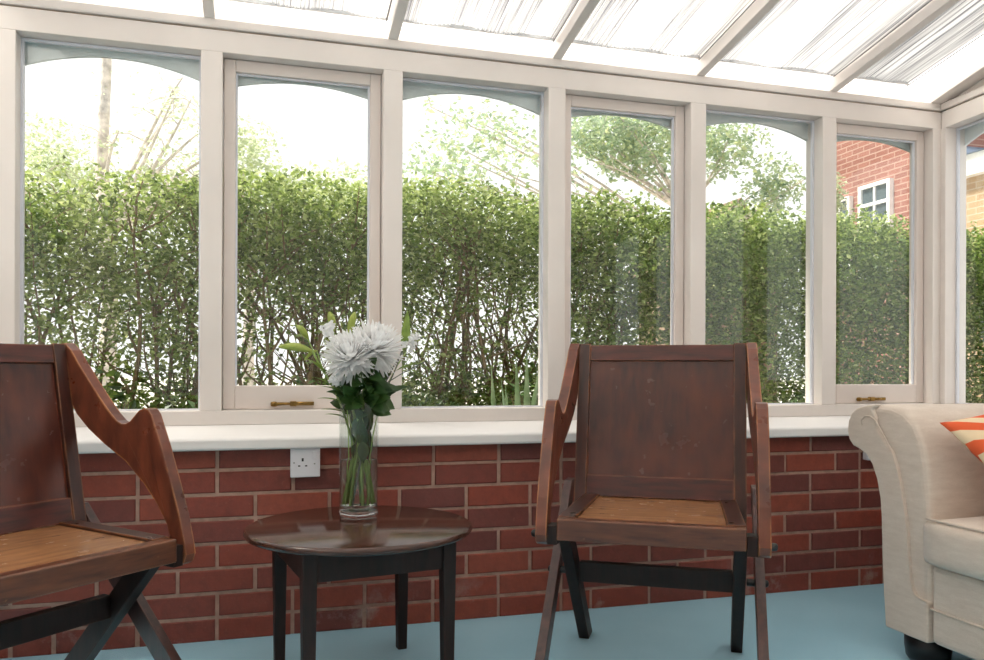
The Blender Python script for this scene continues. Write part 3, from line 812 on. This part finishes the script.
# ---- sofa
S = empty('sofa', (1.765, -1.5, 0)); tag(S, 'cream linen sofa with a scrolled arm along the right-hand windows', 'sofa')
S0 = Vector((1.765, -1.5, 0))
def sm(mb): 
    mb.v = [(x-S0.x, y-S0.y, z) for x, y, z in mb.v]; return mb
outer = [(-.640, .08), (-.632, .18), (-.626, .286), (-.622, .40), (-.617, .455), (-.604, .508), (-.583, .552), (-.560, .578), (-.530, .592), (-.503, .600), (-.486, .618), (-.479, .645), (-.483, .675), (-.497, .700), (-.520, .716), (-.56, .727), (-.60, .731)]
inner = [(-.65, .729), (-.695, .715), (-.735, .685), (-.765, .63), (-.780, .56), (-.792, .45), (-.797, .3), (-.797, .08)]
def arm_mesh(flip):
    m = MB(); pts = outer+inner
    if flip: pts = [(-3.0-y, z) for y, z in pts]
    m.prism(pts, 'x', 1.772, 2.385, smooth=True); return m
for fl in (False, True):
    a_ = sm(arm_mesh(fl)).build('armrest', M['linen'], S, bevel=.022, seg=4)
    fpts = outer[:]+[(-.585, .715), (-.60, .69), (-.602, .66), (-.633, .625), (-.665, .594), (-.684, .55), (-.697, .505), (-.711, .44), (-.719, .389), (-.728, .30), (-.734, .253), (-.742, .215), (-.755, .200), (-.795, .193), (-.795, .08)]
    pip = [(-.545, .664), (-.540, .680), (-.556, .694), (-.580, .694), (-.60, .682), (-.633, .640), (-.665, .594), (-.684, .55), (-.697, .505), (-.711, .44), (-.719, .389), (-.728, .30), (-.734, .253), (-.742, .215), (-.755, .200), (-.795, .193)]
    if fl: fpts = [(-3.0-y, z) for y, z in fpts]; pip = [(-3.0-y, z) for y, z in pip]
    f_ = sm(MB().prism([p for p in fpts], 'x', 1.762, 1.80)).build('arm_facing', M['linen'], a_, bevel=.008, seg=3)
    sm(MB().tube([(1.762, y, z) for y, z in pip], .0024, 8)).build('piping', M['pipe'], a_)
# sloping soft base, cushions and back
m = MB(); m.box((1.772, -2.205, .08), (2.385, -.795, .30)); sm(m).build('base', M['linen'], S, bevel=.018, seg=3)
m = MB(); m.tube([(1.7705, -.80, .176), (1.7705, -1.5, .176), (1.7705, -2.2, .176)], .0035, 8); sm(m).build('piping', M['pipe'], S)
def soft_box(a, b, r, n=12, puff=.012):
    """rounded, slightly puffed cushion"""
    bm = bmesh.new(); bmesh.ops.create_cube(bm, size=2); bmesh.ops.subdivide_edges(bm, edges=bm.edges[:], cuts=n, use_grid_fill=True)
    cx = [(a[i]+b[i])/2 for i in range(3)]; h = [abs(b[i]-a[i])/2 for i in range(3)]
    for v in bm.verts:
        p = [v.co[i]*h[i] for i in range(3)]; q = [max(-(h[i]-r), min(h[i]-r, p[i])) for i in range(3)]
        d = Vector([p[i]-q[i] for i in range(3)])
        if d.length > 1e-9: d = d.normalized()*min(d.length, r)
        k = (1-(p[0]/h[0])**2)*(1-(p[1]/h[1])**2)
        v.co = Vector([cx[i]+q[i]+d[i] for i in range(3)]); v.co.z += puff*k*(1 if p[2] > 0 else 0)
        kx = (1-(p[2]/h[2])**2)*(1-(p[1]/h[1])**2)
        v.co.x += -puff*kx*.8*(1 if p[0] < 0 else 0)
    mb = MB(); bm.verts.ensure_lookup_table()
    mb.add([v.co[:] for v in bm.verts], [[v.index for v in f.verts] for f in bm.faces], 0, True); bm.free(); return mb
for i, (ya, yb) in enumerate(((-1.498, -.788), (-2.212, -1.502))):
    o = sm(soft_box((1.738, ya, .296), (2.19, yb, .430), .030)).build('seat_cushion', M['linen'], S)
    m = MB(); m.tube([(1.754, yb-.012, .4285), (1.748, yb-.03, .4275), (1.746, (ya+yb)/2, .428), (1.748, ya+.03, .4275)], .0035, 8); sm(m).build('piping', M['pipe'], o)
m = MB(); m.hexa([(2.19, -2.2, .30), (2.385, -2.2, .30), (2.385, -.80, .30), (2.19, -.80, .30)], [(2.25, -2.2, .80), (2.385, -2.2, .80), (2.385, -.80, .80), (2.25, -.80, .80)])
sm(m).build('backrest', M['linen'], S, bevel=.04, seg=4)
for (x, y) in ((1.845, -.715), (1.845, -2.285), (2.33, -.72), (2.33, -2.28)):
    m = MB(); m.lathe([(0, 0), (.050, 0), (.058, .012), (.062, .04), (.062, .0805), (0, .0805)], 32, (x, y, 0)); sm(m).build('foot', M['black'], S)

# ---- cushion
C0 = Vector((1.803, -.775, .664)); E1 = Vector((.368, -.01, .075)); E2 = Vector((.075, -.275, -.25)); NN = E1.cross(E2).normalized()
if NN.z < 0: NN = -NN
mb = MB(); n = 26; th = .052; V = []; F = []
for side in (1, -1):
    for j in range(n+1):
        for i in range(n+1):
            u = i/n*2-1; w_ = j/n*2-1
            pin = 1-.055*(1-u*u)*0
            h = th*((1-abs(u)**2.6)*(1-abs(w_)**2.6))**.55
            uu = u*(1-.06*(1-w_*w_)**1*abs(u)); ww = w_*(1-.06*(1-u*u)*abs(w_))
            V.append(E1*(uu/2)+E2*(ww/2)+NN*(side*h))
g = (n+1)**2
for s_ in (0, 1):
    for j in range(n):
        for i in range(n):
            q = [s_*g+j*(n+1)+i, s_*g+j*(n+1)+i+1, s_*g+(j+1)*(n+1)+i+1, s_*g+(j+1)*(n+1)+i]
            F.append(q if s_ == 0 else q[::-1])
mb.add(V, F, 0, True)
o = mb.build('cushion', M['stripe'], loc=tuple(C0+(E1+E2)/2+NN*.035)); tag(o, 'orange and cream striped cushion propped on the sofa arm', 'cushion')
bm = bmesh.new(); bm.from_mesh(o.data); bmesh.ops.remove_doubles(bm, verts=bm.verts, dist=.0004); bm.to_mesh(o.data); bm.free()

# ---- plug socket under the sill
def socket(x, z, w, label, double=False):
    r = empty('plug_socket', (x, -.001, z)); tag(r, label, 'socket')
    h = .089
    m = MB(); m.box((-w/2, -.028, -h/2), (w/2, .0, h/2)); m.build('back_box', M['plastic'], r, bevel=.002)
    m = MB(); m.box((-w/2-.001, -.037, -h/2-.001), (w/2+.001, -.028, h/2+.001)); m.build('face_plate', M['plastic'], r, bevel=.003)
    for dx in ((-.037, .037) if double else (0,)):
        m = MB(); m.box((dx+.022, -.0415, .010), (dx+.034, -.037, .034)); m.build('switch', M['plastic'], r, bevel=.0015)
        m = MB(); m.box((dx-.008-.003, -.0374, .004), (dx-.008+.003, -.0365, .014))
        m.box((dx-.022, -.0374, -.012), (dx-.015, -.0365, -.008)); m.box((dx-.001, -.0374, -.012), (dx+.006, -.0365, -.008)); m.build('pin_hole', M['hole'], r)
        m = MB(); m.tube([(dx-.034, -.0365, 0), (dx-.034, -.038, 0)], .0025, 10); m.build('screw', M['steel'], r)
        m = MB(); m.tube([(dx+.028, -.0365, -.004), (dx+.028, -.038, -.004)], .0025, 10); m.build('screw', M['steel'], r)
socket(.130, .541, .088, 'white single switched plug socket on the brick wall left of the vase')
m = MB(); m.box((2.235, -.03, .488), (2.30, .0, .520)); o = m.build('cable_outlet', M['plastic'], bevel=.003)
tag(o, 'small white outlet box on the brick wall half hidden behind the sofa arm', 'outlet')

# ================================================================== OUTSIDE
m = MB(); m.box((-14, .13, -.12), (22, 2.6, -.06)); o = m.build('ground', M['soil']); struct(o, 'dark soil bed outside between wall and hedge', 'ground')
m = MB(); m.box((-60, 2.6, -.12), (80, 90, -.07)); o = m.build('ground', M['gravel']); struct(o, 'pale bright ground beyond the hedge', 'ground')

# ---- hedge
def smooth(a, b, x): t_ = np.clip((x-a)/(b-a), 0, 1); return t_*t_*(3-2*t_)
H = empty('hedge', (3, 1.85, -.06)); tag(H, 'tall clipped green hedge running along outside the windows', 'hedge')
def hedge_leaves(N, x0, x1):
    P = np.empty((0, 3)); 
    x = rng.uniform(x0, x1, N); z = rng.uniform(-.05, 1.86, N)
    right = smooth(1.15, 1.9, x)
    top = 1.79+.025*np.sin(x*2.3)+.02*np.sin(x*7.1+1)+rng.exponential(.014, N)-.012-.03*smooth(2.2, 3.0, x)
    y = 1.50+.75*rng.beta(1.1, 1.6, N)
    lump = .5+.5*np.sin(x*5+np.sin(z*6)*1.3+y*4)*np.sin(z*7+1.3*np.sin(x*4))
    lump2 = .5+.5*np.sin(x*13+z*3)*np.sin(z*15-y*9+x*2)
    big = .5+.5*np.sin(x*3.1+1.0+.8*np.sin(z*4))*np.sin(z*5.2+x*1.7)
    dens_l = .34+.75*smooth(1.05, 1.45, z)+.6*smooth(.82, .62, z); dens_l = dens_l*(.12+1.45*big)*(.55+.6*lump2)
    dens_r = (.60+.4*smooth(.9, 1.4, z))*(.7+.4*lump)
    p = dens_l*(1-right)+dens_r*right
    p = p*np.where(z > top-.25, 1.25, 1)
    keep = (rng.uniform(size=N) < p) & (z < top) & (y < 1.5+.02*lump2+.75)
    return np.stack([x[keep], y[keep]-(.05+.09*right[keep])*lump[keep]-.05*lump2[keep], z[keep]], 1)
P = hedge_leaves(380000, -2.6, 5.6)
Vv, Ff = leaves(P, .034, .60, (0, -.6, .9), .05)
n1 = len(P)
tone = np.clip(rng.normal(.44, .28, n1)+.26*smooth(1.6, 1.85, P[:, 2])-.08*smooth(1.2, 2.2, P[:, 0]), 0, 1); tone = np.concatenate([tone, tone])  # lighter tone near the hedge top paints in the light catching it
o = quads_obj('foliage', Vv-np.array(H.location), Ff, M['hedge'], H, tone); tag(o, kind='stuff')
mb = MB(); rs = random.Random(21)
for i in range(120):
    x = rs.uniform(-2.6, 5.4) if i > 70 else rs.uniform(-1.6, 1.8); y = rs.uniform(1.62, 2.1); p = Vector((x, y, -.06)); r0 = rs.uniform(.008, .020)
    d = Vector((rs.uniform(-.15, .15), rs.uniform(-.08, .08), 1)); pts = [p.copy()]; n = 9
    for k in range(n):
        d += Vector((rs.uniform(-.16, .16), rs.uniform(-.07, .07), 0)); d.z = 1; p = p+d*.19; p.y = min(2.15, max(1.58, p.y)); pts.append(p.copy())
    mb.tube([q-H.location for q in pts], [r0*(1-.75*k/n) for k in range(n+1)], 5, cap=False)
    for b in range(7):
        k = rs.randint(2, n-1); q = pts[k].copy(); dd = Vector((rs.choice((-1, 1))*rs.uniform(.3, 1.1), rs.uniform(-.4, .3), rs.uniform(.5, 1.2))); br = [q.copy()]
        for j in range(4):
            dd += Vector((rs.uniform(-.4, .4), rs.uniform(-.2, .2), rs.uniform(-.2, .3))); q = q+dd.normalized()*rs.uniform(.06, .11); q.y = max(1.52, q.y); q.z = min(q.z, 1.76); br.append(q.copy())
        mb.tube([q-H.location for q in br], [r0*.42, r0*.36, r0*.28, r0*.2, r0*.12], 4, cap=False)
o = mb.build('branches', M['hedge_stem'], H, fixn=False); tag(o, kind='stuff')

# ---- low planting between the wall and the hedge
def shrub(x, y, R, h, n, size, label, mat='shrub', asp=.5):
    n = int(n*1.8); R *= .86; h += .06
    r = empty('shrub', (x, y, -.06)); tag(r, label, 'shrub')
    th = rng.uniform(0, 2*PI, n); k = rng.uniform(0, 1, n)**.4; zz = rng.uniform(.12, 1, n)
    rad = R*k*np.sqrt(np.clip(1-(zz-.35)**2/.55, .05, 1))
    P = np.stack([rad*np.cos(th), rad*np.sin(th)*.7, zz*h*(.85+.15*np.sin(th*3+x))], 1)
    V, F = leaves(P, size, asp, (0, -.5, .6), .0); t_ = np.clip(rng.normal(.4, .28, n), 0, 1)
    o = quads_obj('foliage', V, F, M[mat], r, np.concatenate([t_, t_])); tag(o, kind='stuff')
    mb = MB(); rs = random.Random(int(x*100+50))
    for i in range(9):
        a = rs.uniform(0, 2*PI); mb.tube([(.02*math.cos(a), .02*math.sin(a), 0), (R*.3*math.cos(a), R*.25*math.sin(a), h*.5), (R*.6*math.cos(a), R*.45*math.sin(a), h*.85)], [.006, .004, .002], 5)
    mb.build('stems', M['hedge_stem'], r)
shrub(-.75, 1.12, .40, .82, 900, .065, 'dark leafy shrub outside the leftmost tall window')
shrub(-.28, 1.20, .26, .70, 500, .060, 'leafy shrub outside by the leftmost window post')
shrub(.30, 1.20, .36, .80, 1500, .035, 'low dense shrub outside the first casement window')
shrub(.78, 1.25, .34, .70, 1200, .035, 'low dark shrub outside the window behind the flowers')
shrub(1.35, 1.15, .34, .84, 900, .045, 'leafy shrub outside behind the panelled armchair')
shrub(2.1, 1.20, .40, .74, 1200, .035, 'low shrub outside the window right of the armchair')
shrub(3.0, 1.22, .45, .74, 1300, .038, 'low green shrub outside the last casement window')

def blades(name, x, y, n, h, label, seedn, lean=.25, w=.044, cat='plant'):
    rs = random.Random(seedn); r = empty(name, (x, y, -.06)); tag(r, label, cat)
    for i in range(n):
        a = rs.uniform(0, 2*PI); l = rs.uniform(.3, 1)*lean; L = h*rs.uniform(.75, 1.08); mb = MB()
        base = Vector((rs.uniform(-.10, .10), rs.uniform(-.05, .05), 0)); d = Vector((math.cos(a)*l, math.sin(a)*l*.5, 1))
        leaf(mb, base, d, (math.sin(a)*.3+.1, -1, 0), L, w*rs.uniform(.8, 1.2), rs.uniform(-.08, .12)); mb.build('leaf', M['blade'], r, fixn=False)
    return r
blades('iris_plant', 1.05, .80, 12, 1.0, 'clump of upright sword-shaped iris leaves outside behind the flowers', 3)
blades('iris_plant', 1.42, .85, 9, .95, 'clump of sword-shaped leaves outside behind the armchair back', 9, .22)
blades('grass_tuft', -.32, .72, 26, .78, 'tuft of thin arching grass outside the leftmost tall window', 4, .5, .010)

# ---- trees beyond
def tree(name, x, y, trunk_h, r0, blobs, n, size, mat, label, seedn, nbr=10, lean=(0, 0)):
    rs = random.Random(seedn); r = empty(name, (x, y, -.1)); tag(r, label, 'tree', 'trees beyond the hedge'); off = Vector((x, y, -.1))
    mb = MB(); p = Vector((0, 0, 0)); pts = [p.copy()]; N = 8
    for k in range(N):
        p = p+Vector((lean[0]/N+rs.uniform(-.05, .05), lean[1]/N, trunk_h/N)); pts.append(p.copy())
    mb.tube(pts, [r0*(1-.75*k/N) for k in range(N+1)], 10); mb.build('trunk', M['bark'], r)
    allP = []; mb = MB()
    for (bx, by, bz, R, fz, w) in blobs:
        c_ = Vector((bx, by, bz))-off; k = n*w; k = int(k)
        g = rng.normal(size=(k, 3)); g /= np.linalg.norm(g, axis=1)[:, None]; rad = rng.uniform(.05, 1, k)**.6
        q = g*rad[:, None]*np.array([R, R*.8, R*fz])
        lump = np.sin(q[:, 0]*9/R+1)*np.sin(q[:, 2]*8/R+2)*np.sin(q[:, 1]*7/R); q = q[lump > -.12]
        allP.append(q+np.array(c_))
        s_ = pts[min(N, max(3, int(N*c_.z/trunk_h*.8)))]
        for b in range(max(2, nbr//len(blobs))):
            e = c_+Vector((rs.uniform(-R, R)*.9, rs.uniform(-R, R)*.6, rs.uniform(-R, R)*fz*.9)); mid = s_.lerp(e, .5)+Vector((rs.uniform(-.2, .2), 0, rs.uniform(-.1, .25)))
            br = [s_*(1-u)**2+mid*2*u*(1-u)+e*u*u for u in [i/6 for i in range(7)]]
            mb.tube(br, [r0*.30*(1-.85*i/6)+.003 for i in range(7)], 5, cap=False)
            for t_ in range(4):
                q = br[rs.randint(3, 6)]; e2_ = q+Vector((rs.uniform(-.4, .4), rs.uniform(-.2, .2), rs.uniform(-.35, .3)))*R
                mb.tube([q, (q+e2_)/2+Vector((0, 0, .04)), e2_], [.008, .006, .003], 4, cap=False)
                if n:
                    kk = 14; allP.append(np.array([list(q.lerp(e2_, rs.random())+Vector((rs.gauss(0, .05), rs.gauss(0, .05), rs.gauss(0, .05)))) for _ in range(kk)]))
    mb.build('branches', M['bark'], r, fixn=False)
    if allP and n:
        P = np.concatenate(allP); V, F = leaves(P, size, .55, (0, -.3, .6), .1); t_ = np.clip(rng.normal(.5, .25, len(P)), 0, 1)
        o = quads_obj('foliage', V, F, M[mat], r, np.concatenate([t_, t_])); tag(o, kind='stuff')
    return r
tree('tree', -2.5, 6.6, 2.6, .07, [(-2.1, 6.5, 2.95, .55, .85, .6), (-1.75, 6.7, 2.65, .42, .8, .4)], 3600, .06, 'tree_leaf', 'round pale green tree beyond the hedge at the far left', 1)
tree('tree', -1.52, 6.0, 6.0, .095, [(-1.0, 6.0, 3.4, .8, .8, .5), (-.6, 6.2, 2.9, .6, .5, .5)], 260, .06, 'tree_leaf', 'bare pale trunk of a tall tree seen through the leftmost window', 2, 16)
tree('tree', -.1, 5.6, 2.9, .08, [(-.20, 5.6, 2.90, .46, .9, .45), (.35, 5.7, 2.6, .5, .6, .25), (.85, 5.8, 2.65, .42, .8, .3)], 3400, .06, 'tree_leaf', 'pale green bushy tree seen through the first casement window', 3)
tree('tree', 5.87, 7.5, 4.2, .085, [(4.9, 7.3, 4.0, .95, .55, .42), (4.1, 7.2, 3.9, .6, .5, .12), (6.3, 7.6, 4.1, .8, .6, .2), (7.2, 7.6, 3.5, .55, 1.0, .12), (2.6, 6.6, 3.6, .9, .55, .07), (2.0, 6.4, 3.1, .7, .5, .06)], 9500, .085, 'tree_leaf2', 'large spreading tree with hanging branches seen through the middle windows', 4, 34)
tree('tree', 7.45, 6.7, 2.8, .05, [(7.45, 6.66, 3.15, .24, 2.0, .6), (7.45, 6.75, 2.5, .3, .9, .4)], 2200, .07, 'tree_leaf', 'pale yellow-green tree in front of the brick house', 6, 8)

# ---- brick house
Hs = empty('brick_house', (8.0, 6.2, -.1)); tag(Hs, 'red brick neighbouring house with white window seen above the hedge at the right', 'house')
def hb(mb): mb.v = [(x-8.0, y-6.2, z+.1) for x, y, z in mb.v]; return mb
m = MB(); m.box((8.0, 5.32, -.1), (13, 7.45, 6.0)); hb(m).build('wall', M['housebrick'], Hs)
m = MB(); m.box((8.02, 2.2, -.1), (11, 5.32, 3.12)); hb(m).build('extension_wall', M['extbrick'], Hs)
m = MB(); m.box((7.9, 2.1, 3.12), (11.1, 5.32, 3.36)); hb(m).build('fascia', M['housewhite'], Hs)
m = MB(); m.hexa([(7.85, 4.6, 3.36), (11.1, 4.6, 3.36), (11.1, 5.31, 3.36), (7.85, 5.31, 3.36)], [(7.9, 4.95, 3.37), (11.1, 4.95, 3.37), (11.1, 5.31, 3.62), (7.9, 5.31, 3.62)]); hb(m).build('slate_roof', M['slate'], Hs)
m = MB(); m.prism([(5.1, 5.9), (7.7, 5.9), (6.4, 7.3)], 'x', 7.85, 13.1); hb(m).build('roof', M['tile'], Hs)
def house_win(y0, y1, z0, z1, cols, rows):
    r = MB(); t_ = .05
    r.box((7.93, y0, z0), (8.01, y0+t_, z1)); r.box((7.93, y1-t_, z0), (8.01, y1, z1)); r.box((7.93, y0+t_, z0), (8.01, y1-t_, z0+t_)); r.box((7.93, y0+t_, z1-t_), (8.01, y1-t_, z1))
    for z in rows: r.box((7.935, y0+t_, z-.022), (7.99, y1-t_, z+.022))
    for y in cols: r.box((7.94, y-.014, z0+t_), (7.985, y+.014, z1-t_))
    w = hb(r).build('window', M['housewhite'], Hs); g = MB().box((7.965, y0+.04, z0+.04), (7.99, y1-.04, z1-.04)); hb(g).build('glass', M['darkglass'], w)
house_win(6.10, 6.68, 2.05, 3.38, [6.39], [3.10, 2.80]); house_win(6.85, 7.3, 2.05, 3.30, [7.07], [3.0, 2.72])

# ---- shed roof beyond the trees
r = empty('garden_shed', (7.2, 9.6, -.1)); tag(r, 'brown pitched shed roof partly hidden by the tree beyond the hedge', 'shed')
m = MB(); m.box((-.7, -.9, 0), (.9, .9, 2.6)); m.build('wall', M['tile'], r)
m = MB(); m.prism([(-.95, 2.55), (1.1, 2.55), (1.1, 2.62), (.15, 3.7), (-.95, 2.62)], 'y', -1.0, 1.0); m.build('roof', M['tile'], r)
